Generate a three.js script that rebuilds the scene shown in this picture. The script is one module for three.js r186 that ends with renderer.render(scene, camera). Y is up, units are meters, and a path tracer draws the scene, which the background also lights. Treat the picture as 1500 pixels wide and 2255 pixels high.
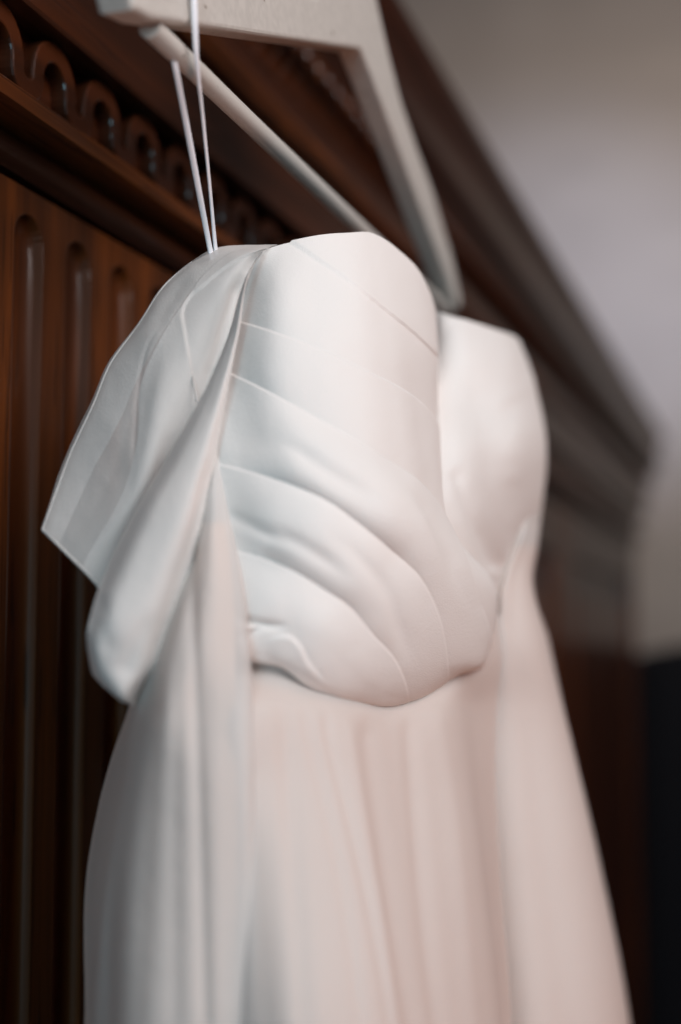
import * as THREE from 'three';
import { mergeGeometries, mergeVertices } from 'three/addons/utils/BufferGeometryUtils.js';
import { RoundedBoxGeometry } from 'three/addons/geometries/RoundedBoxGeometry.js';
import { RectAreaLightUniformsLib } from 'three/addons/lights/RectAreaLightUniformsLib.js';

// ---------------------------------------------------------------- camera, light, exposure
// World: the wardrobe front is the plane z = 0, it runs along +x, y is up (floor at 0), metres.
const W = 1500, H = 2255, FPX = 3125;                       // photograph size, focal length in its pixels
const CAM = new THREE.Vector3(0, 1.64, 0.30);
const PITCH = Math.atan(272.5 / FPX), YAW = Math.atan(980 / Math.hypot(FPX, 272.5));
const Fh = new THREE.Vector3(Math.cos(YAW), 0, -Math.sin(YAW));
const Rt = new THREE.Vector3(Math.sin(YAW), 0, Math.cos(YAW));
const Fw = Fh.clone().multiplyScalar(Math.cos(PITCH)).add(new THREE.Vector3(0, Math.sin(PITCH), 0));
const Up = Fh.clone().multiplyScalar(-Math.sin(PITCH)).add(new THREE.Vector3(0, Math.cos(PITCH), 0));

const scene = new THREE.Scene();
const camera = new THREE.PerspectiveCamera(2 * Math.atan(H / 2 / FPX) * 180 / Math.PI, W / H, 0.02, 50);
camera.position.copy(CAM);
camera.lookAt(CAM.clone().add(Fw));
camera.setFocalLength && (camera.filmGauge = 36);
camera.focus = 0.54;
camera.userData.fStop = 3.3;

const renderer = new THREE.WebGLRenderer({ antialias: true });
renderer.setSize(681, 1024);
renderer.toneMapping = THREE.LinearToneMapping;
renderer.toneMappingExposure = 0.70;
renderer.shadowMap.enabled = true;
RectAreaLightUniformsLib.init();
scene.background = new THREE.Color().setRGB(0.034, 0.030, 0.035);

function areaLight(color, intensity, w, h, pos, aim) {
  const l = new THREE.RectAreaLight(color, intensity, w, h);
  l.position.set(...pos); l.lookAt(...aim); scene.add(l);
  return l;
}
// cool daylight from a tall narrow window far to the left, along the wardrobe
areaLight(0xa8dcee, 17.0, 0.40, 0.75, [-1.45, 1.60, 0.45], [0.6, 1.72, 0.1]);
// the broad, near white light of the room, from above and behind the camera
areaLight(0xfdf5f4, 11.5, 1.0, 0.7, [0.05, 2.45, 1.05], [0.6, 1.70, 0.1]);
// added fill, low to the right of the camera, in place of warm bounce
areaLight(0xffa47a, 6.5, 0.5, 0.5, [0.35, 0.60, 1.0], [0.6, 1.45, 0.12]);
// added warm spot without a fixture, brightens the far wall and wardrobe end
const wallFill = new THREE.SpotLight(0xffeade, 8, 0, 0.95, 1, 2);
wallFill.position.set(2.6, 3.4, 0.75); wallFill.target.position.set(4.3, 2.45, -0.5); wallFill.castShadow = true; wallFill.shadow.radius = 8;
scene.add(wallFill, wallFill.target);
// window light falling on the far wall
const patch = new THREE.SpotLight(0xccd7f6, 60, 0, 0.16, 1, 2);
patch.position.set(0.6, 2.2, 2.6); patch.target.position.set(4.4, 2.66, -0.32);
patch.castShadow = true; patch.shadow.radius = 6;
scene.add(patch, patch.target);

// ---------------------------------------------------------------- helpers
// a photo pixel and a distance X along the wardrobe give a point in the room
function P(px, py, X) {
  const d = Fw.clone().addScaledVector(Rt, (px - W / 2) / FPX).addScaledVector(Up, -(py - H / 2) / FPX);
  return d.multiplyScalar(X / d.x).add(CAM);
}
function toPixel(p) {
  const d = p.clone().sub(CAM), z = d.dot(Fw);
  return [W / 2 + FPX * d.dot(Rt) / z, H / 2 - FPX * d.dot(Up) / z];
}
let seed = 7;
const rnd = () => { seed = (seed * 1664525 + 1013904223) >>> 0; return seed / 4294967296; };
const taken = {};
function mesh(name, geo, mat, parent) {
  const m = new THREE.Mesh(geo, mat);
  m.name = name; m.castShadow = m.receiveShadow = true;
  parent.add(m);
  return m;
}
function thing(name, label, category, kind) {
  const g = new THREE.Group(); g.name = name; g.userData = { label, category };
  if (kind) g.userData.kind = kind;
  scene.add(g);
  return g;
}
const clamp = (x, a = 0, b = 1) => Math.min(b, Math.max(a, x));
const smooth = (a, b, x) => { const t = clamp((x - a) / (b - a)); return t * t * (3 - 2 * t); };
// tileable value noise
function noise2(nx, ny, s) {
  const r = []; let q = s * 7919 + 13;
  for (let i = 0; i < nx * ny; i++) { q = (q + 0x6D2B79F5) | 0; let t = Math.imul(q ^ (q >>> 15), 1 | q); t = (t + Math.imul(t ^ (t >>> 7), 61 | t)) ^ t; r.push(((t ^ (t >>> 14)) >>> 0) / 4294967296); }
  return (x, y) => {
    const X = Math.floor(x), Y = Math.floor(y), fx = x - X, fy = y - Y, sx = fx * fx * (3 - 2 * fx), sy = fy * fy * (3 - 2 * fy);
    const g = (i, j) => r[((j % ny) + ny) % ny * nx + ((i % nx) + nx) % nx];
    return (g(X, Y) * (1 - sx) + g(X + 1, Y) * sx) * (1 - sy) + (g(X, Y + 1) * (1 - sx) + g(X + 1, Y + 1) * sx) * sy;
  };
}
function dataTexture(n, m, fn, srgb) {
  const a = new Uint8Array(n * m * 4);
  for (let j = 0; j < m; j++) for (let i = 0; i < n; i++) {
    const c = fn(i / n, j / m); const k = (j * n + i) * 4;
    a[k] = clamp(c[0]) * 255; a[k + 1] = clamp(c[1]) * 255; a[k + 2] = clamp(c[2]) * 255; a[k + 3] = 255;
  }
  const t = new THREE.DataTexture(a, n, m);
  t.wrapS = t.wrapT = THREE.RepeatWrapping; t.magFilter = THREE.LinearFilter; t.minFilter = THREE.LinearMipmapLinearFilter; t.generateMipmaps = true;
  if (srgb) t.colorSpace = THREE.SRGBColorSpace;
  t.needsUpdate = true;
  return t;
}

// ---------------------------------------------------------------- materials
// wood: grain runs along v (uv in metres, tile 0.4 x 1.2 m)
function woodTextures(s, base, dark) {
  const n1 = noise2(48, 6, s), n2 = noise2(170, 9, s + 1), n3 = noise2(7, 3, s + 2), n4 = noise2(400, 26, s + 3), n5 = noise2(12, 10, s + 4);
  const f = (u, v) => {
    const bend = (n5(u * 12, v * 10) - 0.5) * 0.035;
    const a = n1((u + bend) * 48, v * 6), b = n2((u + bend) * 170, v * 9), c = n3(u * 7, v * 3), d = n4((u + bend * 0.5) * 400, v * 26);
    const pore = smooth(0.70, 0.86, d) * smooth(0.35, 0.7, b);
    return [clamp(0.2 + 0.38 * a + 0.27 * b + 0.25 * c - 0.1), pore];
  };
  const color = dataTexture(512, 1024, (u, v) => {
    const [g, pore] = f(u, v), k = g * (1 - 0.55 * pore);
    return [dark[0] + (base[0] - dark[0]) * k, dark[1] + (base[1] - dark[1]) * k, dark[2] + (base[2] - dark[2]) * k];
  }, true);
  const bump = dataTexture(512, 1024, (u, v) => { const [g, pore] = f(u, v), k = 0.6 + 0.25 * g - 0.5 * pore; return [k, k, k]; });
  const rough = dataTexture(512, 1024, (u, v) => { const [g, pore] = f(u, v), k = 0.62 + 0.25 * (1 - g) + 0.3 * pore; return [k, k, k]; });
  for (const t of [color, bump, rough]) t.repeat.set(1 / 0.4, 1 / 1.2);
  return { color, bump, rough };
}
const wt = woodTextures(3, [0.56, 0.29, 0.105], [0.11, 0.05, 0.02]);
const wt2 = woodTextures(31, [0.33, 0.155, 0.06], [0.10, 0.045, 0.021]);
const wood = (t) => new THREE.MeshPhysicalMaterial({ map: t.color, bumpMap: t.bump, bumpScale: 0.00025, roughness: 0.6, roughnessMap: t.rough, specularIntensity: 0.4, clearcoat: 0.45, clearcoatRoughness: 0.12 });
const woodA = wood(wt), woodB = wood(wt2);

const weave = (() => {
  const a = noise2(160, 160, 5), b = noise2(320, 320, 6), c = noise2(40, 40, 9);
  return dataTexture(1024, 1024, (u, v) => {
    const k = 0.5 + 0.45 * (a(u * 160, v * 160) - 0.5) + 0.45 * (b(u * 320, v * 320) - 0.5) + 0.12 * (c(u * 40, v * 40) - 0.5);
    return [k, k, k];
  });
})();
weave.repeat.set(1 / 0.09, 1 / 0.09);
const thread = (() => {   // plain chiffon threads, crossed
  const a = noise2(256, 16, 15), b = noise2(16, 256, 16), c = noise2(60, 60, 17);
  return dataTexture(1024, 1024, (u, v) => {
    const k = 0.5 + 0.5 * (a(u * 256, v * 16) - 0.5) + 0.45 * (b(u * 16, v * 256) - 0.5) + 0.25 * (c(u * 60, v * 60) - 0.5);
    return [k, k, k];
  });
})();
thread.repeat.set(1 / 0.12, 1 / 0.12);
const lin = (r, g, b) => new THREE.Color().setRGB(r, g, b);
const crepe = new THREE.MeshPhysicalMaterial({ color: lin(0.80, 0.770, 0.745), roughness: 0.78, bumpMap: weave, bumpScale: 0.00011, sheen: 0.3, sheenRoughness: 0.6, side: THREE.DoubleSide });
const chiffon = new THREE.MeshPhysicalMaterial({ color: lin(0.80, 0.770, 0.745), roughness: 0.9, bumpMap: weave, bumpScale: 0.00011, transmission: 0.22, thickness: 0, side: THREE.DoubleSide });
const sheer = new THREE.MeshPhysicalMaterial({ color: lin(0.80, 0.770, 0.745), roughness: 0.9, bumpMap: weave, bumpScale: 0.00012, opacity: 0.58, transparent: true, side: THREE.DoubleSide });
const veil = new THREE.MeshPhysicalMaterial({ color: lin(0.80, 0.770, 0.745), roughness: 0.9, bumpMap: weave, bumpScale: 0.00006, opacity: 0.64, transparent: true, side: THREE.DoubleSide });
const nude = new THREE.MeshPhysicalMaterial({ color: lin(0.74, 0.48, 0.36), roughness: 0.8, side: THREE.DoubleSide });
const satin = new THREE.MeshPhysicalMaterial({ color: lin(0.80, 0.80, 0.84), roughness: 0.4, sheen: 0.5, sheenRoughness: 0.4, side: THREE.DoubleSide });
const speck = (() => {
  const a = noise2(50, 50, 21), b = noise2(200, 200, 22);
  return dataTexture(512, 512, (u, v) => {
    const chip = smooth(0.93, 0.97, a(u * 50, v * 50)) * smooth(0.45, 0.6, b(u * 200, v * 200)), k = 0.93 + 0.06 * b(u * 90, v * 90);
    return [k * (1 - 0.5 * chip), k * (1 - 0.56 * chip), k * (1 - 0.62 * chip)];
  }, true);
})();
speck.repeat.set(1 / 0.2, 1 / 0.2);
const paint = new THREE.MeshPhysicalMaterial({ color: lin(0.64, 0.615, 0.57), map: speck, roughness: 0.42, clearcoat: 0.2, clearcoatRoughness: 0.4 });
const steel = new THREE.MeshStandardMaterial({ color: lin(0.55, 0.55, 0.56), metalness: 1, roughness: 0.25 });
const hole = new THREE.MeshStandardMaterial({ color: lin(0.12, 0.10, 0.08), roughness: 0.8 });
const plaster = (() => {
  const a = noise2(14, 14, 41), b = noise2(90, 90, 42);
  const t = dataTexture(512, 512, (u, v) => { const k = 0.9 + 0.06 * a(u * 14, v * 14) + 0.04 * b(u * 90, v * 90); return [k, k * 0.995, k * 0.985]; }, true);
  t.repeat.set(0.5, 0.5);
  return new THREE.MeshStandardMaterial({ color: lin(0.62, 0.59, 0.56), map: t, roughness: 0.95 });
})();

// ---------------------------------------------------------------- setting: far wall
{
  const g = new THREE.BoxGeometry(0.12, 4.4, 7);
  const w = mesh('wall', g, plaster, scene);
  w.position.set(4.5, 2.2, -0.4);
  w.userData = { kind: 'structure', label: 'plain pale plaster wall beyond the wardrobe', category: 'wall' };
}

// ---------------------------------------------------------------- wardrobe
const wardrobe = thing('wardrobe', 'large dark varnished wooden wardrobe with fluted door and carved frieze', 'wardrobe');
const Y = (dy) => CAM.y + dy;
const X0 = 0.02, X1 = 3.06;               // body ends
// box with uv in metres; grain along 'x' or 'y'
function board(x0, x1, y0, y1, z0, z1, grain = 'y', r = 0.0015) {
  const g = new RoundedBoxGeometry(x1 - x0, y1 - y0, z1 - z0, 2, Math.min(r, (z1 - z0) / 2.2, (y1 - y0) / 2.2));
  g.translate((x0 + x1) / 2, (y0 + y1) / 2, (z0 + z1) / 2);
  return boxUV(g, grain);
}
function boxUV(g, grain) {
  const p = g.attributes.position, n = g.attributes.normal, uv = new Float32Array(p.count * 2);
  for (let i = 0; i < p.count; i++) {
    const x = p.getX(i), y = p.getY(i), z = p.getZ(i), ax = Math.abs(n.getX(i)), ay = Math.abs(n.getY(i)), az = Math.abs(n.getZ(i));
    let a, b;
    if (grain === 'x') { a = az >= ay ? y : z; b = ax > az && ax > ay ? y : x; if (ax > az && ax > ay) a = z; }
    else { a = az >= ax ? x : z; b = y; if (ay > az && ay > ax) { a = x; b = z; } }
    uv[2 * i] = a + 0.137; uv[2 * i + 1] = b;
  }
  g.setAttribute('uv', new THREE.BufferAttribute(uv, 2));
  return g;
}
// moulding: profile of [z, y] points swept along x
function moulding(prof, x0, x1) {
  const s = new THREE.Shape(prof.map(([z, y]) => new THREE.Vector2(-z, y)));
  const g = new THREE.ExtrudeGeometry(s, { depth: x1 - x0, bevelEnabled: false, steps: 1 });
  g.rotateY(Math.PI / 2); g.translate(x0, 0, 0);          // (x,y,depth) -> z = -x, x = depth
  return boxUV(g, 'x');
}
// fluted door: a relief with round-ended hollows
function flutedPanel(x0, x1, y0, y1, centres, half, depth, top) {
  const xs = [], ys = [];
  let x = x0; const cs = [...centres];
  const push = (a, v) => { if (!a.length || v > a[a.length - 1] + 1e-5) a.push(v); };
  push(xs, x0);
  for (const c of cs) { for (let k = 0; k <= 26; k++) push(xs, c - half * 1.22 + half * 2.44 * k / 26); }
  push(xs, x1);
  push(ys, y0);
  for (let k = 0; k <= 30; k++) push(ys, y0 + (top - half - 0.004 - y0) * Math.pow(k / 30, 0.8));
  for (let k = 0; k <= 34; k++) push(ys, top - half - 0.004 + (half + 0.008) * k / 34);
  push(ys, y1);
  const pos = [], uv = [], idx = [];
  const zAt = (X, Yy) => {
    let z = 0;
    for (const c of cs) {
      const yc = top - half, dy = Yy > yc ? Yy - yc : 0, r = Math.hypot(X - c, dy) / half;
      if (r < 1.2) { const t = clamp(r, 0, 1); z -= depth * Math.pow(1 - t * t, 0.42); if (r > 1 && r < 1.2) z -= 0; }
    }
    return z;
  };
  for (const yy of ys) for (const xx of xs) { pos.push(xx, yy, zAt(xx, yy)); uv.push(xx + 0.05, yy); }
  const n = xs.length;
  for (let j = 0; j < ys.length - 1; j++) for (let i = 0; i < n - 1; i++) {
    const a = j * n + i; idx.push(a, a + 1, a + n + 1, a, a + n + 1, a + n);
  }
  const g = new THREE.BufferGeometry();
  g.setAttribute('position', new THREE.Float32BufferAttribute(pos, 3));
  g.setAttribute('uv', new THREE.Float32BufferAttribute(uv, 2));
  g.setIndex(idx); g.computeVertexNormals();
  return g;
}
{
  // carcass behind the fronts
  mesh('carcass', board(X0 + 0.004, X1 - 0.004, 0.08, Y(0.42), -0.60, -0.026, 'y', 0.002), woodB, wardrobe);
  mesh('plinth', board(X0 - 0.01, X1 + 0.01, 0, 0.095, -0.61, 0.012, 'x', 0.004), woodB, wardrobe);
  // fluted door
  const centres = []; for (let k = -6; k <= 12; k++) centres.push(0.520 + 0.0437 * k);
  const door = mesh('fluted_door', flutedPanel(0.2, 1.10, 0.1, Y(0.1875), centres, 0.0112, 0.0070, Y(0.1765)), woodA, wardrobe);
  mesh('door_frame', board(X0 + 0.002, 0.198, 0.1, Y(0.1875), -0.024, 0, 'y', 0.002), woodB, wardrobe);
  // second and third doors: frame and sunk panel
  for (const [a, b] of [[1.104, 2.04], [2.044, X1 - 0.002]]) {
    const st = 0.085, yb = 0.1, yt = Y(0.1875);
    const d = mesh('panel_door', board(a, a + st, yb, yt, -0.024, 0, 'y', 0.003), woodA, wardrobe);
    mesh('stile', board(b - st, b, yb, yt, -0.024, 0, 'y', 0.003), woodA, d);
    mesh('rail', board(a + st + 0.0005, b - st - 0.0005, yt - 0.075, yt, -0.024, -0.0005, 'x', 0.003), woodB, d);
    mesh('rail', board(a + st + 0.0005, b - st - 0.0005, yb, yb + 0.12, -0.024, -0.0005, 'x', 0.003), woodB, d);
    mesh('sunk_panel', board(a + st - 0.005, b - st + 0.005, yb + 0.11, yt - 0.07, -0.022, -0.014, 'y', 0.001), woodB, d);
    mesh('raised_field', board(a + st + 0.05, b - st - 0.05, yb + 0.17, yt - 0.125, -0.0139, -0.004, 'y', 0.006), woodA, d);
  }
  // bead moulding over the doors (dark gap of 2 mm below it)
  const arc = (z0, y0, z1, y1, bulge, n = 8) => {
    const r = [];
    for (let k = 0; k <= n; k++) {
      const t = k / n, dz = z1 - z0, dy = y1 - y0, l = Math.hypot(dz, dy), s = Math.sin(Math.PI * t) * bulge;
      r.push([z0 + dz * t + s * dy / l, y0 + dy * t - s * dz / l]);
    }
    return r;
  };
  mesh('bead_moulding', moulding([[-0.024, Y(0.1905)], [0.001, Y(0.1905)], ...arc(0.002, Y(0.1915), 0.004, Y(0.2045), 0.0035), [-0.024, Y(0.2045)]], X0 - 0.002, X1 + 0.004), woodB, wardrobe);
  // frieze: lower rail, sunk ground, upper board
  mesh('frieze_rail', moulding([[-0.024, Y(0.2050)], [0.018, Y(0.2050)], [0.0205, Y(0.2062)], [0.0205, Y(0.2128)], [0.0195, Y(0.2140)], [-0.024, Y(0.2140)]], X0 - 0.004, X1 + 0.02), woodA, wardrobe);
  mesh('frieze_ground', board(X0 + 0.001, X1 + 0.006, Y(0.2141), Y(0.2475), -0.024, 0.0075, 'x', 0.0005), woodB, wardrobe);
  mesh('frieze_board', moulding([[-0.024, Y(0.2476)], [0.0215, Y(0.2476)], [0.0225, Y(0.2490)], [0.0225, Y(0.292)], [0.0215, Y(0.2935)], [-0.024, Y(0.2935)]], X0 - 0.004, X1 + 0.02), woodB, wardrobe);
  // carved running scroll, one piece per wave
  const per = 0.0437, yb = Y(0.2145), yt = Y(0.2472), rw = 0.0046;
  const path = []; const rTop = 0.0138, rBot = per / 2 - rTop;   // wide arch, narrow valley
  const pushArc = (cx, cy, r, a0, a1, n) => { for (let k = 0; k <= n; k++) { const a = a0 + (a1 - a0) * k / n; path.push([cx + r * Math.cos(a), cy + r * Math.sin(a)]); } };
  pushArc(0, yt - rw - rTop, rTop, Math.PI, 0, 14);
  pushArc(rTop + rBot, yb + rw + rBot, rBot, Math.PI, 2 * Math.PI, 12);
  // end where the next arch begins
  path.push([per - rTop, yt - rw - rTop]);
  function ribbon(path, w, z0, z1) {
    const L = [], R = [];
    for (let i = 0; i < path.length; i++) {
      const a = path[Math.max(0, i - 1)], b = path[Math.min(path.length - 1, i + 1)];
      let dx = b[0] - a[0], dy = b[1] - a[1]; const l = Math.hypot(dx, dy) || 1; dx /= l; dy /= l;
      L.push(new THREE.Vector2(path[i][0] - dy * w, path[i][1] + dx * w)); R.push(new THREE.Vector2(path[i][0] + dy * w, path[i][1] - dx * w));
    }
    const s = new THREE.Shape([...L, ...R.reverse()]);
    const g = new THREE.ExtrudeGeometry(s, { depth: z1 - z0 - 0.0012, bevelEnabled: true, bevelThickness: 0.0012, bevelSize: 0.0009, bevelSegments: 2, curveSegments: 4 });
    g.translate(0, 0, z0);
    return boxUV(g, 'x');
  }
  const scrollGeo = ribbon(path, rw - 0.0009, 0.0076, 0.0150);
  for (let k = -9; k < 52; k++) {
    const x = 0.5135 + per * k; if (x - 0.015 < X0 || x + per > X1 + 0.005) continue;
    const m = mesh('scroll', scrollGeo, woodB, wardrobe); m.position.x = x;
  }
  // cornice: stepped and hollow mouldings up to the overhanging top
  mesh('cornice_fillet', moulding([[-0.024, Y(0.2936)], [0.0265, Y(0.2936)], ...arc(0.028, Y(0.295), 0.028, Y(0.308), 0.004), [0.0255, Y(0.3095)], [-0.024, Y(0.3095)]], X0 - 0.008, X1 + 0.028), woodA, wardrobe);
  mesh('cornice_cove', moulding([[-0.024, Y(0.3096)], [0.022, Y(0.3096)], [0.022, Y(0.325)], ...arc(0.023, Y(0.326), 0.037, Y(0.372), -0.006, 10), [0.037, Y(0.3745)], [-0.024, Y(0.3745)]], X0 - 0.01, X1 + 0.12), woodB, wardrobe);
  mesh('cornice_band', moulding([[-0.024, Y(0.3746)], [0.0405, Y(0.3746)], ...arc(0.0415, Y(0.376), 0.0415, Y(0.394), 0.004), [0.0395, Y(0.3955)], [-0.024, Y(0.3955)]], X0 - 0.02, X1 + 0.18), woodB, wardrobe);
  const beadGeo = boxUV(new THREE.SphereGeometry(0.0075, 8, 5), 'x'); beadGeo.scale(0.9, 1.25, 0.75);
  for (let k = 0; k < 150; k++) {
    const m = mesh('carved_bead', beadGeo, k % 3 ? woodB : woodA, wardrobe);
    m.position.set(0.06 + 0.0208 * k, Y(0.3495 + 0.0005 * (k % 2)), 0.0315); m.rotation.x = -0.28;
  }
  mesh('cornice_top', moulding([[-0.62, Y(0.3956)], [0.038, Y(0.3956)], ...arc(0.039, Y(0.397), 0.046, Y(0.438), -0.004, 8), [0.049, Y(0.441)], [0.049, Y(0.452)], [0.047, Y(0.454)], [-0.62, Y(0.454)]], X0 - 0.03, X1 + 0.20), woodB, wardrobe);
}

// ---------------------------------------------------------------- hanger
{
  const hz = 0.105, th = 0.0125;
  const hanger = thing('clothes_hanger', 'cream painted wooden hanger hooked on the wardrobe cornice', 'hanger');
  const pts = [  // outline, x and dy relative to the camera height
    [0.3885, 0.1945], [0.403, 0.1975], [0.45, 0.2145], [0.50, 0.2325], [0.56, 0.2545], [0.615, 0.2745], [0.639, 0.2832],
    [0.655, 0.2782], [0.70, 0.2615], [0.76, 0.2385], [0.82, 0.2155], [0.843, 0.2055], [0.851, 0.2025], [0.857, 0.2045], [0.8585, 0.2115],
    [0.835, 0.2315], [0.784, 0.2585], [0.745, 0.2725], [0.714, 0.2850], [0.690, 0.3010], [0.667, 0.3200], [0.648, 0.331], [0.632, 0.332],
    [0.612, 0.324], [0.597, 0.311], [0.586, 0.2990], [0.578, 0.2865], [0.569, 0.2785], [0.553, 0.2735], [0.541, 0.2735], [0.536, 0.2795], [0.530, 0.2835],
    [0.49, 0.2690], [0.44, 0.2480], [0.40, 0.2290], [0.3885, 0.2225], [0.3845, 0.213], [0.3845, 0.200]];
  const s = new THREE.Shape(pts.map(([x, y]) => new THREE.Vector2(x, Y(y))));
  const g = new THREE.ExtrudeGeometry(s, { depth: th - 0.004, bevelEnabled: true, bevelThickness: 0.002, bevelSize: 0.002, bevelOffset: -0.002, bevelSegments: 3 });
  g.translate(0, 0, hz - th / 2 + 0.002);
  mesh('arm', g, paint, hanger);
  const rod = new THREE.CylinderGeometry(0.0038, 0.0038, 0.430, 24); rod.rotateZ(Math.PI / 2); rod.translate(0.628, Y(0.2000), hz);
  mesh('trouser_bar', rod, paint, hanger);
  const nail = new THREE.SphereGeometry(0.0009, 10, 8); const q = P(367, 81, 0.4325);
  const n = mesh('nail_hole', nail, hole, hanger); n.position.set(0.4335, Y(0.1985), hz + 0.0026);
  // hook over the cornice
  const hk = new THREE.CatmullRomCurve3([[0.636, 0.325, hz], [0.636, 0.40, hz], [0.636, 0.452, hz - 0.002], [0.636, 0.480, hz - 0.02], [0.636, 0.488, hz - 0.045], [0.636, 0.478, hz - 0.068], [0.636, 0.4575, hz - 0.076]].map(([x, y, z]) => new THREE.Vector3(x, Y(y), z)));
  mesh('hook', new THREE.TubeGeometry(hk, 60, 0.0018, 10), steel, hanger);
}

// ---------------------------------------------------------------- cloth sheets
// smooth curve through points with uneven knots
function knots(lines) {       // lines: several point lists of one length; spacing is their mean chord
  const k = [0];
  for (let i = 1; i < lines[0].length; i++) k.push(k[i - 1] + lines.reduce((a, l) => a + l[i].distanceTo(l[i - 1]), 0) / lines.length + 1e-5);
  return k;
}
function splineAt(p, k, t) {
  const n = p.length; let i = 0;
  while (i < n - 2 && t > k[i + 1]) i++;
  const h = k[i + 1] - k[i], f = (t - k[i]) / h;
  const slope = (j) => {
    const out = new THREE.Vector3();
    if (j === 0) return out.subVectors(p[1], p[0]).divideScalar(k[1] - k[0]);
    if (j === n - 1) return out.subVectors(p[n - 1], p[n - 2]).divideScalar(k[n - 1] - k[n - 2]);
    const h0 = k[j] - k[j - 1], h1 = k[j + 1] - k[j];
    return out.subVectors(p[j], p[j - 1]).multiplyScalar(h1 / h0).addScaledVector(new THREE.Vector3().subVectors(p[j + 1], p[j]), h0 / h1).divideScalar(h0 + h1);
  };
  const f2 = f * f, f3 = f2 * f;
  return new THREE.Vector3().addScaledVector(p[i], 2 * f3 - 3 * f2 + 1).addScaledVector(slope(i), (f3 - 2 * f2 + f) * h).addScaledVector(p[i + 1], -2 * f3 + 3 * f2).addScaledVector(slope(i + 1), (f3 - f2) * h);
}
// a line on the cloth: smooth polyline in the photograph's pixels; gives distance, side (+1: right of its run) and place along it
function line(points) {
  const c = new THREE.CatmullRomCurve3(points.map(([x, y]) => new THREE.Vector3(x, y, 0)), false, 'centripetal');
  const s = c.getPoints(points.length * 8).map((p) => [p.x, p.y]);
  const f = (x, y) => {
    let best = 1e18, sd = 0, tt = 0;
    for (let i = 0; i < s.length - 1; i++) {
      const [ax, ay] = s[i], [bx, by] = s[i + 1], dx = bx - ax, dy = by - ay, l2 = dx * dx + dy * dy || 1e-9;
      const t = clamp(((x - ax) * dx + (y - ay) * dy) / l2), ex = x - ax - t * dx, ey = y - ay - t * dy, d2 = ex * ex + ey * ey;
      if (d2 < best) { best = d2; sd = dx * (y - ay) - dy * (x - ax) > 0 ? 1 : -1; tt = (i + t) / (s.length - 1); }
    }
    return [Math.sqrt(best), sd, tt];
  };
  f.box = [Math.min(...s.map((q) => q[0])), Math.max(...s.map((q) => q[0])), Math.min(...s.map((q) => q[1])), Math.max(...s.map((q) => q[1]))];
  return f;
}
// a crease along such a line, as relief in millimetres
function crease(points, o) {
  const f = line(points), [x0, x1, y0, y1] = f.box;
  const reach = Math.max(o.up ?? 0, o.down ?? 0, o.w ?? 0) * 4, ta = o.ta ?? 0.12, tb = o.tb ?? 0.12;
  return (x, y) => {
    if (x < x0 - reach || x > x1 + reach || y < y0 - reach || y > y1 + reach) return 0;
    const [d, sd, tt] = f(x, y), end = (ta ? smooth(0, ta, tt) : 1) * (tb ? 1 - smooth(1 - tb, 1, tt) : 1);
    let h = 0;
    if (o.kind === 'step') {          // the left side overlaps the right side with a folded edge
      const e = o.soft ?? 1.6, side = smooth(-e, e, sd * d);
      h = (1 - side) * o.h * Math.exp(-d / o.up) - side * (o.dip ?? 0) * Math.exp(-d / o.down);
    } else h = o.h * Math.exp(-Math.pow(d / o.w, 2));
    return h * end;
  };
}
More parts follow.
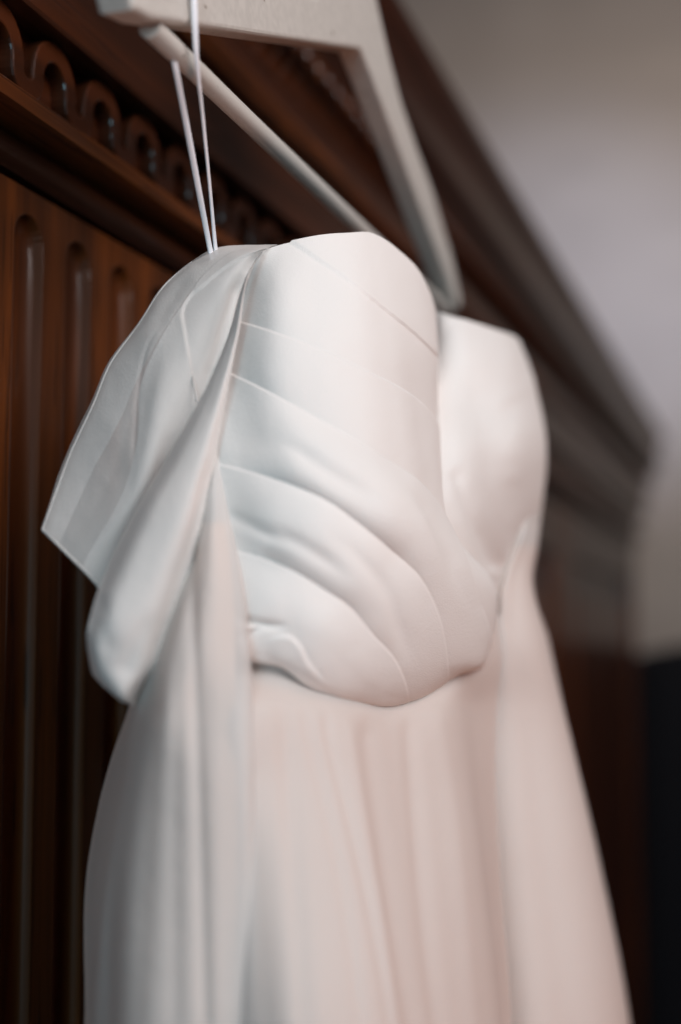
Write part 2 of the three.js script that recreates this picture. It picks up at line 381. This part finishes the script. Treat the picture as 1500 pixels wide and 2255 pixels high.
// a soft fold of cloth that puffs out between two lines and tucks in steeply at the lower one
function puff(upper, lower, A, o = {}) {
  const f = line(upper), g = line(lower), a = o.a ?? 1.1, b = o.b ?? 0.7, tm = a / (a + b), norm = Math.pow(tm, a) * Math.pow(1 - tm, b);
  return (x, y) => {
    const [d1, s1, t1] = f(x, y); if (s1 < 0) return 0;
    const [d2, s2, t2] = g(x, y); if (s2 > 0) return 0;
    const w = d1 + d2, t = d1 / (w + 1e-6);
    return A * Math.pow(t, a) * Math.pow(1 - t, b) / norm * Math.min(1, w / (o.full ?? 110)) * smooth(o.x0 ?? 480, o.x1 ?? 600, x) * (1 - 0.92 * smooth(0.5, 0.95, t2));
  };
}
function sheet(rows, nu, nv, creases = [], wob = 0, tail = 0) {      // tail: rows at the end that lie below the frame
  const ctrl = rows.map((r) => r.map((q) => q.isVector3 ? q : P(...q)));
  const grid = [], nR = ctrl.length, nC = ctrl[0].length;
  const cols = ctrl[0].map((_, c) => ctrl.map((r) => r[c]));
  const kv = knots(cols), ku = knots(ctrl), kEnd = kv[nR - 1], kCut = tail ? kv[nR - 1 - tail] : kEnd, jCut = tail ? Math.round(nv * 0.85) : nv;
  for (let j = 0; j <= nv; j++) {
    const tv = j <= jCut ? kCut * j / jCut : kCut + (kEnd - kCut) * (j - jCut) / (nv - jCut);
    const line = cols.map((c) => splineAt(c, kv, tv));
    for (let i = 0; i <= nu; i++) grid.push(splineAt(line, ku, ku[nC - 1] * i / nu));
  }
  const n = nu + 1, m = nv + 1, at = (i, j) => grid[clamp(j, 0, nv) * n + clamp(i, 0, nu)];
  // lengths for uv in metres
  const lu = [0], lv = [0];
  for (let i = 1; i < n; i++) lu.push(lu[i - 1] + at(i, m >> 1).distanceTo(at(i - 1, m >> 1)));
  for (let j = 1; j < m; j++) lv.push(lv[j - 1] + at(n >> 1, j).distanceTo(at(n >> 1, j - 1)));
  const nz = noise2(64, 64, 77);
  const pos = new Float32Array(n * m * 3), uv = new Float32Array(n * m * 2);
  for (let j = 0; j < m; j++) for (let i = 0; i < n; i++) {
    const p = at(i, j), du = at(i + 1, j).clone().sub(at(i - 1, j)), dv = at(i, j + 1).clone().sub(at(i, j - 1));
    const nor = du.cross(dv).normalize();
    if (nor.dot(p.clone().sub(CAM)) > 0) nor.negate();
    const [x, y] = toPixel(p);
    let h = 0;
    for (const c of creases) h += c(x, y);
    if (wob) h += wob * 2 * (nz(x / 42 + 3, y / 60) + 0.5 * nz(x / 19, y / 25 + 8) - 0.75);
    const k = j * n + i, r = p.clone().addScaledVector(nor, h / 1000);     // millimetres
    pos[3 * k] = r.x; pos[3 * k + 1] = r.y; pos[3 * k + 2] = r.z;
    uv[2 * k] = lu[i]; uv[2 * k + 1] = lv[j];
  }
  const idx = [];
  for (let j = 0; j < nv; j++) for (let i = 0; i < nu; i++) { const a = j * n + i; idx.push(a, a + n, a + 1, a + 1, a + n, a + n + 1); }
  const g = new THREE.BufferGeometry();
  g.setAttribute('position', new THREE.BufferAttribute(pos, 3));
  g.setAttribute('uv', new THREE.BufferAttribute(uv, 2));
  g.setIndex(idx); g.computeVertexNormals();
  return g;
}
// carry the last row of a hanging sheet down to the hem, flaring a little
function hangDown(rows, dys, flare) {
  const last = rows[rows.length - 1].map((q) => P(...q));
  const mid = last.reduce((a, p) => a.add(p), new THREE.Vector3()).multiplyScalar(1 / last.length);
  return [...rows, ...dys.map((dy, k) => last.map((p) => new THREE.Vector3(mid.x + (p.x - mid.x) * (1 + flare * dy), p.y - dy, p.z + 0.02 * dy)))];
}

// ---------------------------------------------------------------- dress
const dress = thing('wedding_dress', 'ivory wedding dress with pleated bodice hanging from the cream hanger', 'dress');

// left cup and front wrap of the bodice
const cupRows = [
  [[500, 566, .53], [560, 557, .485], [620, 538, .49], [700, 519, .50], [765, 513, .515], [822, 514, .535], [903, 573, .570], [958, 676, .615], [958, 692, .64]],
  [[490, 650, .55], [527, 650, .486], [610, 640, .476], [700, 640, .485], [780, 650, .497], [850, 690, .517], [915, 735, .55], [963, 785, .60], [960, 795, .63]],
  [[475, 740, .54], [518, 725, .477], [600, 740, .466], [700, 772, .472], [790, 810, .485], [865, 848, .507], [920, 885, .540], [966, 930, .59], [966, 940, .62]],
  [[462, 830, .54], [497, 820, .468], [590, 865, .458], [696, 920, .463], [800, 980, .475], [890, 1035, .500], [955, 1095, .535], [1003, 1165, .58], [1010, 1180, .61]],
  [[455, 940, .53], [478, 937, .456], [590, 975, .454], [700, 1030, .457], [810, 1090, .470], [910, 1155, .495], [1000, 1235, .535], [1088, 1300, .61], [1095, 1305, .645]],
  [[440, 1030, .50], [480, 1022, .45], [590, 1055, .448], [700, 1098, .452], [800, 1155, .464], [885, 1225, .485], [960, 1310, .513], [1062, 1432, .595], [1075, 1445, .63]],
  [[460, 1215, .49], [500, 1211, .443], [570, 1228, .443], [650, 1265, .446], [730, 1310, .454], [800, 1375, .467], [880, 1455, .493], [998, 1487, .565], [1005, 1490, .60]],
  [[470, 1340, .48], [512, 1340, .438], [560, 1345, .438], [620, 1365, .442], [690, 1400, .448], [760, 1460, .462], [830, 1515, .485], [925, 1539, .54], [930, 1535, .57]],
  [[480, 1440, .475], [522, 1430, .437], [550, 1453, .439], [620, 1467, .444], [671, 1505, .451], [735, 1531, .464], [800, 1548, .487], [863, 1554, .52], [870, 1545, .55]],
  [[490, 1430, .485], [528, 1418, .452], [555, 1438, .452], [622, 1450, .456], [673, 1488, .463], [737, 1512, .476], [802, 1528, .50], [860, 1530, .535], [868, 1525, .56]],
];
const pleat = [
  [[480, 470], [632, 528], [700, 572], [760, 612], [840, 676], [905, 728], [962, 782], [1010, 830]],
  [[470, 692], [505, 702], [560, 717], [640, 744], [720, 777], [788, 808], [880, 852], [930, 888], [960, 922], [1000, 980]],
  [[450, 797], [480, 810], [540, 838], [600, 868], [696, 920], [800, 980], [880, 1030], [925, 1060], [965, 1105], [1000, 1165], [1030, 1230], [1060, 1330]],
  [[450, 1017], [478, 1022], [544, 1038], [640, 1068], [720, 1104], [780, 1146], [853, 1206], [923, 1271], [965, 1350], [985, 1440], [990, 1520]],
  [[460, 1205], [498, 1211], [562, 1225], [606, 1239], [660, 1265], [713, 1299], [769, 1337], [816, 1393], [867, 1449], [895, 1510], [905, 1580]],
  [[500, 1450], [560, 1440], [640, 1470], [720, 1520], [800, 1555], [890, 1580]],
];
const edge = (k, h, dip, ta = 0.03) => crease(pleat[k], { kind: 'step', h, up: 55, dip, down: 30, ta, tb: 0.12, soft: 1.5 });
const cupCreases = [
  edge(0, 0.65, 0.15, 0.1), edge(1, -0.55, -0.2, 0.12), edge(2, -0.6, -0.22, 0.1), edge(3, -0.4, -0.2, 0.1), edge(4, -0.4, -0.2, 0.1),
  puff(pleat[0], pleat[1], 0.5, { x0: 510, x1: 600 }),
  puff(pleat[1], pleat[2], 0.7, { x0: 500, x1: 590 }),
  puff(pleat[2], pleat[3], 5.0, { x0: 500, x1: 660, full: 150, a: 1.2, b: 0.75 }),
  puff(pleat[3], pleat[4], 3.8, { x0: 490, x1: 620, full: 150, a: 1.1, b: 0.7 }),
  puff(pleat[4], pleat[5], 2.0, { x0: 520, x1: 620, full: 170, a: 1.0, b: 0.8 }),
  crease([[600, 960], [650, 1000], [710, 1048], [780, 1096], [850, 1150]], { kind: 'v', h: -1.6, w: 22, ta: 0.4, tb: 0.4 }),
  crease([[560, 1160], [640, 1190], [710, 1235], [780, 1290]], { kind: 'v', h: -1.2, w: 18, ta: 0.4, tb: 0.4 }),
  crease([[700, 1160], [770, 1215], [840, 1300], [880, 1390], [915, 1480]], { kind: 'v', h: -1.2, w: 20, ta: 0.4, tb: 0.3 }),
  crease([[880, 1060], [940, 1140], [990, 1240], [1030, 1350]], { kind: 'v', h: -1.6, w: 20, ta: 0.3, tb: 0.4 }),
  crease([[578, 1413], [605, 1404], [634, 1402], [655, 1420], [675, 1458], [705, 1492], [741, 1516]], { kind: 'step', h: -0.6, up: 30, dip: -0.6, down: 28, ta: 0.3, tb: 0.4, soft: 6 }),
  crease([[515, 1362], [560, 1372], [600, 1378], [640, 1376]], { kind: 'v', h: -1.8, w: 9, ta: 0.1, tb: 0.5 }),
  crease([[520, 1398], [556, 1386], [592, 1380]], { kind: 'step', h: 1.0, up: 10, dip: 1.2, down: 10, ta: 0.1, tb: 0.4, soft: 3 }),
  crease([[562, 1225], [600, 1238], [640, 1256]], { kind: 'step', h: -0.9, up: 18, dip: -0.4, down: 14, ta: 0.3, tb: 0.4 }),
  crease([[490, 1130], [540, 1150], [600, 1185], [650, 1210]], { kind: 'v', h: -1.0, w: 14, ta: 0.2, tb: 0.5 }),
];
mesh('bodice_cup', sheet(cupRows, 330, 420, cupCreases, 0.08), crepe, dress);

// right cup
const cup2 = [
  [[935, 668, .665], [975, 690, .655], [1030, 706, .665], [1090, 724, .69], [1134, 740, .73], [1147, 768, .78], [1110, 770, .85]],
  [[940, 760, .65], [985, 765, .645], [1040, 775, .653], [1105, 785, .68], [1148, 790, .72], [1163, 798, .78], [1125, 810, .85]],
  [[920, 860, .62], [988, 865, .625], [1050, 870, .642], [1115, 875, .667], [1165, 870, .71], [1185, 872, .775], [1145, 880, .85]],
  [[930, 980, .575], [1015, 990, .592], [1080, 1000, .624], [1135, 1000, .652], [1180, 1000, .70], [1204, 1000, .765], [1165, 1010, .85]],
  [[950, 1110, .548], [1030, 1120, .582], [1080, 1125, .625], [1120, 1125, .657], [1160, 1120, .70], [1194, 1112, .765], [1165, 1120, .85]],
  [[1000, 1235, .560], [1065, 1245, .612], [1098, 1255, .668], [1120, 1245, .685], [1140, 1225, .72], [1170, 1225, .78], [1150, 1235, .85]],
  [[1070, 1330, .67], [1090, 1340, .68], [1105, 1345, .69], [1125, 1340, .71], [1145, 1330, .74], [1160, 1320, .79], [1145, 1330, .86]],
];
mesh('bodice_cup', sheet(cup2, 150, 180, [
  crease([[1000, 1020], [1050, 1160], [1095, 1265]], { kind: 'v', h: -1.5, w: 16 }),
  crease([[985, 720], [1060, 790], [1130, 900]], { kind: 'v', h: 0.8, w: 40 }),
], 0.2), crepe, dress);

// back of the bodice
{
  const v = (x, dy, z) => new THREE.Vector3(x, Y(dy), z);
  const rows = [[.528, .135, .082], [.56, .12, .068], [.64, .105, .062], [.74, .105, .064], [.815, .12, .082], [.85, .14, .12]];
  const all = [0, 0.06, 0.12, 0.17].map((d, k) => rows.map(([x, y, z]) => v(.66 + (x - .66) * (1 - 0.06 * k), y - d, z - 0.004 * k)));
  mesh('bodice_back', sheet(all, 50, 40, [], 0.2), crepe, dress);
}

// skirt
const skirtTop = [
  [[470, 1400, .47], [525, 1395, .455], [600, 1415, .457], [700, 1450, .475], [860, 1495, .54], [960, 1470, .585], [1030, 1420, .618], [1090, 1360, .67], [1140, 1330, .74], [1150, 1320, .82]],
  [[475, 1480, .46], [530, 1480, .447], [600, 1490, .449], [710, 1515, .466], [860, 1545, .525], [970, 1525, .57], [1035, 1480, .616], [1095, 1440, .665], [1160, 1420, .74], [1175, 1420, .84]],
  [[480, 1560, .455], [535, 1560, .437], [600, 1560, .437], [720, 1575, .453], [860, 1590, .507], [985, 1575, .558], [1045, 1560, .63], [1100, 1550, .68], [1170, 1545, .75], [1190, 1545, .88]],
  [[485, 1720, .452], [540, 1720, .430], [610, 1720, .428], [740, 1725, .442], [880, 1730, .490], [1010, 1730, .545], [1058, 1730, .62], [1110, 1730, .69], [1200, 1730, .78], [1230, 1730, .9]],
  [[490, 1900, .45], [545, 1900, .424], [620, 1900, .418], [755, 1900, .43], [900, 1900, .475], [1035, 1900, .53], [1075, 1900, .615], [1120, 1900, .69], [1230, 1900, .80], [1280, 1900, .93]],
  [[500, 2255, .44], [555, 2255, .410], [640, 2255, .40], [790, 2255, .412], [940, 2255, .455], [1080, 2255, .52], [1110, 2255, .61], [1150, 2255, .69], [1280, 2255, .82], [1330, 2255, .98]],
];
for (const [k, d] of [0.012, 0.012, 0.006].entries()) skirtTop[k].forEach((q, i) => { q[2] -= i < 4 ? d * 0.4 : d; });
for (const r of skirtTop.slice(2)) { r[0][2] -= 0.024; r[1][2] -= 0.014; r[2][2] -= 0.004; }
const skirtCreases = [
  crease([[668, 1540], [682, 1620], [715, 1760], [745, 1900], [770, 2050], [795, 2255], [815, 2450]], { kind: 'v', h: -1.1, w: 8, ta: 0.12, tb: 0.1 }),
  crease([[716, 1550], [730, 1640], [770, 1800], [805, 1950], [835, 2100], [860, 2255], [885, 2450]], { kind: 'v', h: -1.3, w: 9, ta: 0.1, tb: 0.1 }),
  crease([[805, 1560], [822, 1700], [850, 1900], [880, 2100], [905, 2255], [930, 2450]], { kind: 'v', h: -1.5, w: 20, ta: 0.1, tb: 0.1 }),
  crease([[900, 1550], [910, 1700], [925, 1900], [945, 2100], [965, 2255], [985, 2450]], { kind: 'v', h: -1.4, w: 20, ta: 0.1, tb: 0.1 }),
  crease([[760, 1560], [790, 1750], [835, 2000], [870, 2255], [890, 2450]], { kind: 'v', h: 0.8, w: 14, ta: 0.1, tb: 0.1 }),
  crease([[955, 1530], [985, 1700], [1010, 1900], [1040, 2255], [1060, 2450]], { kind: 'v', h: 1.0, w: 22, ta: 0.1, tb: 0.1 }),
  crease([[543, 1470], [552, 1600], [558, 1800], [568, 2000], [582, 2255], [595, 2450]], { kind: 'v', h: -0.6, w: 9, ta: 0.05, tb: 0.1 }),
  crease([[585, 1480], [600, 1700], [622, 2000], [640, 2255], [650, 2450]], { kind: 'v', h: 0.6, w: 26, ta: 0.15, tb: 0.1 }),
  crease([[622, 1500], [640, 1800], [668, 2255], [680, 2450]], { kind: 'v', h: -1.0, w: 18, ta: 0.2, tb: 0.1 }),
];
mesh('skirt', sheet(hangDown(skirtTop, [0.12, 0.3, 0.6, 1.15], 0.35), 300, 420, skirtCreases, 0.05, 4), veil, dress);
// nude lining under the sheer outer layer of the skirt
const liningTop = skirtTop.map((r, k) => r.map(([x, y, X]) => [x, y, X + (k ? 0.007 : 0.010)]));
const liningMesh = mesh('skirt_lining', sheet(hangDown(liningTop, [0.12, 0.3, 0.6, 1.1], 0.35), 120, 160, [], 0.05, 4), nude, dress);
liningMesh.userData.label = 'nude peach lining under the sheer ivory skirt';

// the long loose panel at the far side
const farPanel = [
  [[1168, 1112, .715], [1177, 1114, .728], [1184, 1117, .745], [1191, 1122, .775], [1180, 1125, .81]],
  [[1128, 1200, .695], [1142, 1200, .690], [1160, 1200, .702], [1183, 1210, .765], [1165, 1210, .83]],
  [[1096, 1266, .69], [1113, 1266, .677], [1140, 1266, .685], [1171, 1284, .76], [1155, 1285, .84]],
  [[1062, 1400, .672], [1095, 1400, .665], [1140, 1400, .672], [1204, 1400, .76], [1185, 1400, .86]],
  [[1050, 1560, .675], [1105, 1560, .672], [1165, 1560, .682], [1238, 1560, .78], [1215, 1560, .9]],
  [[1072, 1900, .665], [1128, 1900, .662], [1212, 1900, .675], [1317, 1900, .80], [1290, 1900, .95]],
  [[1095, 2255, .655], [1155, 2255, .650], [1255, 2255, .665], [1384, 2255, .82], [1350, 2255, 1.0]],
];
mesh('side_panel', sheet(hangDown(farPanel, [0.12, 0.3, 0.6, 1.12], 0.3), 140, 320, [
  crease([[1100, 1380], [1112, 1600], [1135, 1900], [1150, 2255], [1160, 2450]], { kind: 'v', h: -0.8, w: 22, ta: 0.3 }),
  crease([[1150, 1500], [1200, 1900], [1260, 2255], [1275, 2450]], { kind: 'v', h: -1.0, w: 34, ta: 0.3 }),
], 0.08, 4), veil, dress);
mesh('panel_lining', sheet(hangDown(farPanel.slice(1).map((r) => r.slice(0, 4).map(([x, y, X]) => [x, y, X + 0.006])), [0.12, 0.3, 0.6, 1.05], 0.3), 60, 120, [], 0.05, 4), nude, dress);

// the long loose panel at the near side
const nearPanel = [
  [[455, 955, .47], [462, 955, .462], [468, 955, .458], [473, 955, .456], [478, 955, .456], [480, 960, .466]],
  [[420, 1150, .46], [440, 1150, .447], [455, 1150, .438], [474, 1150, .435], [497, 1150, .440], [502, 1155, .46]],
  [[370, 1300, .45], [400, 1300, .435], [430, 1300, .425], [468, 1300, .422], [514, 1300, .428], [518, 1305, .455]],
  [[310, 1450, .445], [345, 1450, .43], [390, 1450, .415], [450, 1450, .413], [518, 1450, .42], [522, 1455, .45]],
  [[283, 1560, .447], [312, 1560, .43], [370, 1560, .41], [440, 1560, .41], [519, 1560, .415], [525, 1565, .45]],
  [[236, 1700, .45], [278, 1700, .425], [350, 1700, .405], [440, 1700, .405], [521, 1700, .41], [528, 1700, .45]],
  [[194, 1900, .45], [245, 1900, .42], [330, 1900, .40], [440, 1900, .40], [523, 1900, .405], [532, 1900, .45]],
  [[187, 2255, .44], [235, 2255, .41], [320, 2255, .39], [445, 2255, .392], [528, 2255, .398], [545, 2255, .44]],
];
for (const r of nearPanel.slice(0, 5)) { r[0][2] -= 0.008; r[1][2] -= 0.007; r[2][2] -= 0.003; }
mesh('side_panel', sheet(hangDown(nearPanel, [0.12, 0.3, 0.6, 1.2], 0.5), 200, 360, [
  crease([[425, 1180], [420, 1250], [430, 1500], [438, 1750], [442, 1900], [452, 2255], [458, 2450]], { kind: 'v', h: -1.3, w: 15, ta: 0.1 }),
  crease([[350, 1450], [340, 1600], [318, 1900], [300, 2255], [290, 2450]], { kind: 'v', h: -0.8, w: 24, ta: 0.2 }),
  crease([[318, 1540], [280, 1720], [240, 1960], [212, 2255], [200, 2450]], { kind: 'v', h: 0.8, w: 14, ta: 0.2 }),
  crease([[470, 1100], [475, 1500], [480, 2255], [483, 2450]], { kind: 'v', h: 0.3, w: 18, ta: 0.2 }),
  crease([[395, 1420], [385, 1700], [385, 2255], [385, 2450]], { kind: 'v', h: -0.6, w: 18, ta: 0.3 }),
], 0.08, 4), veil, dress);
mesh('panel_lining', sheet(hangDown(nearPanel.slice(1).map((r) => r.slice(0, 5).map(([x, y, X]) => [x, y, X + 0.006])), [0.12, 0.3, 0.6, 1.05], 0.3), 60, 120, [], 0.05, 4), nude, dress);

// near sleeve: front fold of the drape
const drape = [
  [[574, 557, .482], [578, 554, .480], [581, 552, .480], [585, 550, .481]],
  [[541, 612, .472], [544, 607, .468], [548, 603, .467], [551, 600, .470]],
  [[500, 745, .464], [508, 744, .457], [518, 742, .455], [525, 740, .460]],
  [[446, 870, .454], [465, 868, .445], [485, 865, .443], [501, 860, .452]],
  [[372, 1000, .445], [410, 992, .430], [450, 985, .430], [480, 975, .447]],
  [[300, 1120, .433], [345, 1125, .415], [400, 1140, .415], [448, 1150, .437]],
  [[238, 1245, .424], [285, 1262, .402], [350, 1275, .405], [418, 1260, .432]],
  [[200, 1350, .414], [240, 1380, .395], [310, 1390, .400], [380, 1372, .427]],
  [[191, 1410, .412], [225, 1450, .398], [290, 1470, .403], [342, 1465, .423]],
  [[200, 1472, .420], [230, 1502, .410], [270, 1527, .410], [314, 1512, .425]],
  [[225, 1503, .440], [252, 1527, .432], [290, 1553, .427], [306, 1545, .435]],
];
for (const r of drape.slice(2, 9)) for (const c of [1, 2]) r[c][2] += 0.5 * (r[0][2] + (r[3][2] - r[0][2]) * c / 3 - r[c][2]);
mesh('sleeve_drape', sheet(drape, 160, 320, [
  crease([[470, 985], [452, 1080], [430, 1180], [395, 1290], [352, 1410], [325, 1480]], { kind: 'v', h: -0.9, w: 16, ta: 0.2, tb: 0.2 }),
  crease([[425, 1040], [400, 1140], [350, 1280], [310, 1400]], { kind: 'v', h: 0.5, w: 26, ta: 0.3, tb: 0.3 }),
  crease([[335, 1340], [300, 1420], [262, 1500]], { kind: 'v', h: -0.6, w: 18, ta: 0.3, tb: 0.2 }),
  crease([[230, 1300], [225, 1380], [245, 1460]], { kind: 'v', h: -0.7, w: 22, ta: 0.3, tb: 0.3 }),
], 0.08), chiffon, dress);

// near sleeve: back layer with its turned hem
const backRows = [
  [[606, 545, .53], [545, 552, .535], [490, 562, .53], [432, 592, .52], [382, 640, .51], [318, 722, .50], [262, 806, .49], [214, 896, .48], [172, 1005, .47], [110, 1170, .455]],
  [[612, 539, .500], [540, 540, .502], [480, 546, .497], [420, 577, .489], [367, 630, .482], [302, 715, .474], [247, 800, .467], [201, 890, .460], [159, 1000, .454], [94, 1166, .442]],
  [[600, 541, .488], [555, 545, .486], [505, 560, .481], [455, 600, .475], [410, 660, .469], [352, 750, .461], [310, 850, .456], [272, 960, .450], [235, 1060, .446], [140, 1212, .438]],
  [[592, 545, .483], [567, 552, .480], [530, 575, .476], [500, 620, .472], [465, 690, .467], [420, 790, .460], [380, 890, .454], [340, 990, .449], [300, 1090, .445], [185, 1256, .437]],
  [[585, 549, .482], [571, 560, .484], [551, 600, .480], [531, 660, .477], [511, 740, .474], [471, 860, .467], [421, 960, .462], [361, 1060, .457], [311, 1150, .452], [224, 1298, .440]],
];
backRows.forEach((r, j) => j < 2 && r.forEach((q, i) => { if (i > 2) { q[0] += [3, -5, 4, -3, 5, -4, 0][i - 3]; } }));
const hem = crease([[578, 551], [548, 560], [520, 572], [480, 600], [440, 634], [420, 650], [402, 684], [408, 735], [420, 800], [433, 888], [445, 960]], { kind: 'step', h: -0.7, up: 130, dip: -0.2, down: 60, ta: 0.12, tb: 0.05, soft: 1.4 });
const longFold = crease([[362, 700], [322, 770], [304, 870], [297, 960], [292, 1045]], { kind: 'v', h: -0.28, w: 5, ta: 0.25, tb: 0.2 });
const backCreases = [hem, longFold,
  crease([[545, 600], [520, 680], [490, 780], [450, 880]], { kind: 'v', h: -3.0, w: 20, ta: 0.2, tb: 0.2 }),
  crease([[430, 590], [370, 670], [330, 740]], { kind: 'v', h: -0.6, w: 16, ta: 0.3, tb: 0.3 }),
  crease([[380, 760], [350, 880], [330, 1000], [290, 1150]], { kind: 'v', h: 1.2, w: 22, ta: 0.3, tb: 0.3 }),
];
mesh('sleeve_back', sheet(backRows, 300, 160, backCreases, 0.1), sheer, dress);
// second layer of the same sleeve: it stops short of the bare single-layer patch, and the turned-back hem along the edge
{
  const shift = (q, d) => [q[0], q[1], q[2] + d];
  const inner = [2, 3, 4].map((r, k) => backRows[r].map((q, i) => k === 0 ? shift([q[0] + (i > 6 ? 18 + 12 * (i - 6) : 0), q[1] + (i > 6 ? 10 : 0), q[2]], 0.006) : shift(q, 0.006)));
  mesh('sleeve_lining', sheet(inner, 200, 80, [], 0.1), chiffon, dress);
  const edge = [0.06, 0.5, 1].map((t) => backRows[1].map((q, i) => {
    const b = backRows[2][i], wd = i < 4 ? 0.95 : [0.95, 0.92, 0.85, 0.75, 0.62, 0.75][i - 4];
    return [q[0] + (b[0] - q[0]) * t * wd, q[1] + (b[1] - q[1]) * t * wd, q[2] + (b[2] - q[2]) * t * wd + 0.005];
  }));
  mesh('turned_hem', sheet(edge, 200, 40, [], 0.2), chiffon, dress);
}
{
  const c = new THREE.CatmullRomCurve3([...backRows.slice(1).map((r) => P(...r[9]))]);
  const e = new THREE.CatmullRomCurve3(backRows[1].slice(3).map((q) => P(...q)));
  mesh('rolled_hem', mergeGeometries([new THREE.TubeGeometry(c, 60, 0.0006, 7), new THREE.TubeGeometry(e, 90, 0.0004, 7)]), chiffon, dress);
}
// stitched cord along the seam
{
  const c = new THREE.CatmullRomCurve3([[401, 684, .4695], [406, 725, .4665], [414, 775, .4635], [424, 835, .4595], [433, 885, .4565]].map((q) => P(...q)));
  mesh('seam_piping', new THREE.TubeGeometry(c, 60, 0.0004, 8), chiffon, dress);
}
// hanging loop: up from the bodice, over the arm of the hanger, down again
{
  const v = (x, dy, z) => new THREE.Vector3(x, Y(dy), z);
  const pts = [P(468, 575, .489), P(462, 545, .487), P(438, 420, .470), P(408, 260, .450), P(385, 140, .4335), P(378, 104, .431), v(.431, .222, .096), v(.431, .2455, .0985), v(.430, .2485, .106), v(.4285, .246, .1125), v(.4285, .232, .1135), P(432, 110, .4345), P(447, 260, .4555), P(461, 400, .4735), P(474, 540, .4895), P(478, 575, .492)];
  const c = new THREE.CatmullRomCurve3(pts, false, 'centripetal');
  const N = 260, fr = c.computeFrenetFrames(N), pos = [], uv = [], idx = [], M = 8;
  for (let i = 0; i <= N; i++) {
    const p = c.getPointAt(i / N), T = c.getTangentAt(i / N), toCam = CAM.clone().sub(p).normalize();
    const tw = Math.sin(i / N * 9) * 0.5, b = new THREE.Vector3().crossVectors(T, new THREE.Vector3(-0.6, 0, 0.8)).normalize(), n = new THREE.Vector3().crossVectors(b, T).normalize();
    const side = b.clone().multiplyScalar(Math.cos(tw)).addScaledVector(n, Math.sin(tw)), out = n.clone().multiplyScalar(Math.cos(tw)).addScaledVector(b, -Math.sin(tw));
    for (let k = 0; k < M; k++) { const a = k / M * 2 * Math.PI; const q = p.clone().addScaledVector(side, 0.00115 * Math.cos(a)).addScaledVector(out, 0.0005 * Math.sin(a)); pos.push(q.x, q.y, q.z); uv.push(k / M * 0.005, i / N * 0.5); }
  }
  for (let i = 0; i < N; i++) for (let k = 0; k < M; k++) { const a = i * M + k, b = i * M + (k + 1) % M; idx.push(a, b, a + M, b, b + M, a + M); }
  const g = new THREE.BufferGeometry();
  g.setAttribute('position', new THREE.Float32BufferAttribute(pos, 3)); g.setAttribute('uv', new THREE.Float32BufferAttribute(uv, 2)); g.setIndex(idx); g.computeVertexNormals();
  mesh('hanging_loop', g, satin, dress);
}

// ---------------------------------------------------------------- dark cloth hanging past the wardrobe's far end
{
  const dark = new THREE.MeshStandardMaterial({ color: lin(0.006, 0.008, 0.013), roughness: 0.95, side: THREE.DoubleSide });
  const pos = [], idx = [], nx = 90, ny = 60;
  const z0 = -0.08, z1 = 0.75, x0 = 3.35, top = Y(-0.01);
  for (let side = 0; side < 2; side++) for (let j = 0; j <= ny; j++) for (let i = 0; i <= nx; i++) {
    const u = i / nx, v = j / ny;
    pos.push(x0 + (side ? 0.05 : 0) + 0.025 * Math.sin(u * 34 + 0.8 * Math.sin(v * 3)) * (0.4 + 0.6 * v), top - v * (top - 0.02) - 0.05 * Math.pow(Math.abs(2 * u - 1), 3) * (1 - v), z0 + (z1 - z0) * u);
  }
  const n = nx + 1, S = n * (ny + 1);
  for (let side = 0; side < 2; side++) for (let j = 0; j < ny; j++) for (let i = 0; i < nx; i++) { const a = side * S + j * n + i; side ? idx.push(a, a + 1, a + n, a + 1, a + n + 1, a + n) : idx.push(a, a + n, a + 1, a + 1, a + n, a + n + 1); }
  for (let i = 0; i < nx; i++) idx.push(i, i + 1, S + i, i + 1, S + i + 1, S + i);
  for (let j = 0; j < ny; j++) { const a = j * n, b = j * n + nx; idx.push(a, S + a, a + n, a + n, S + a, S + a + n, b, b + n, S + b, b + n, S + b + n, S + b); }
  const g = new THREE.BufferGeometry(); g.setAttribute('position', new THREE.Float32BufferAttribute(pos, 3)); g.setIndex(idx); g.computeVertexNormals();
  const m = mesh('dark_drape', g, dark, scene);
  m.userData = { label: 'dark navy cloth hanging past the far end of the wardrobe', category: 'cloth' };
}
renderer.render(scene, camera);
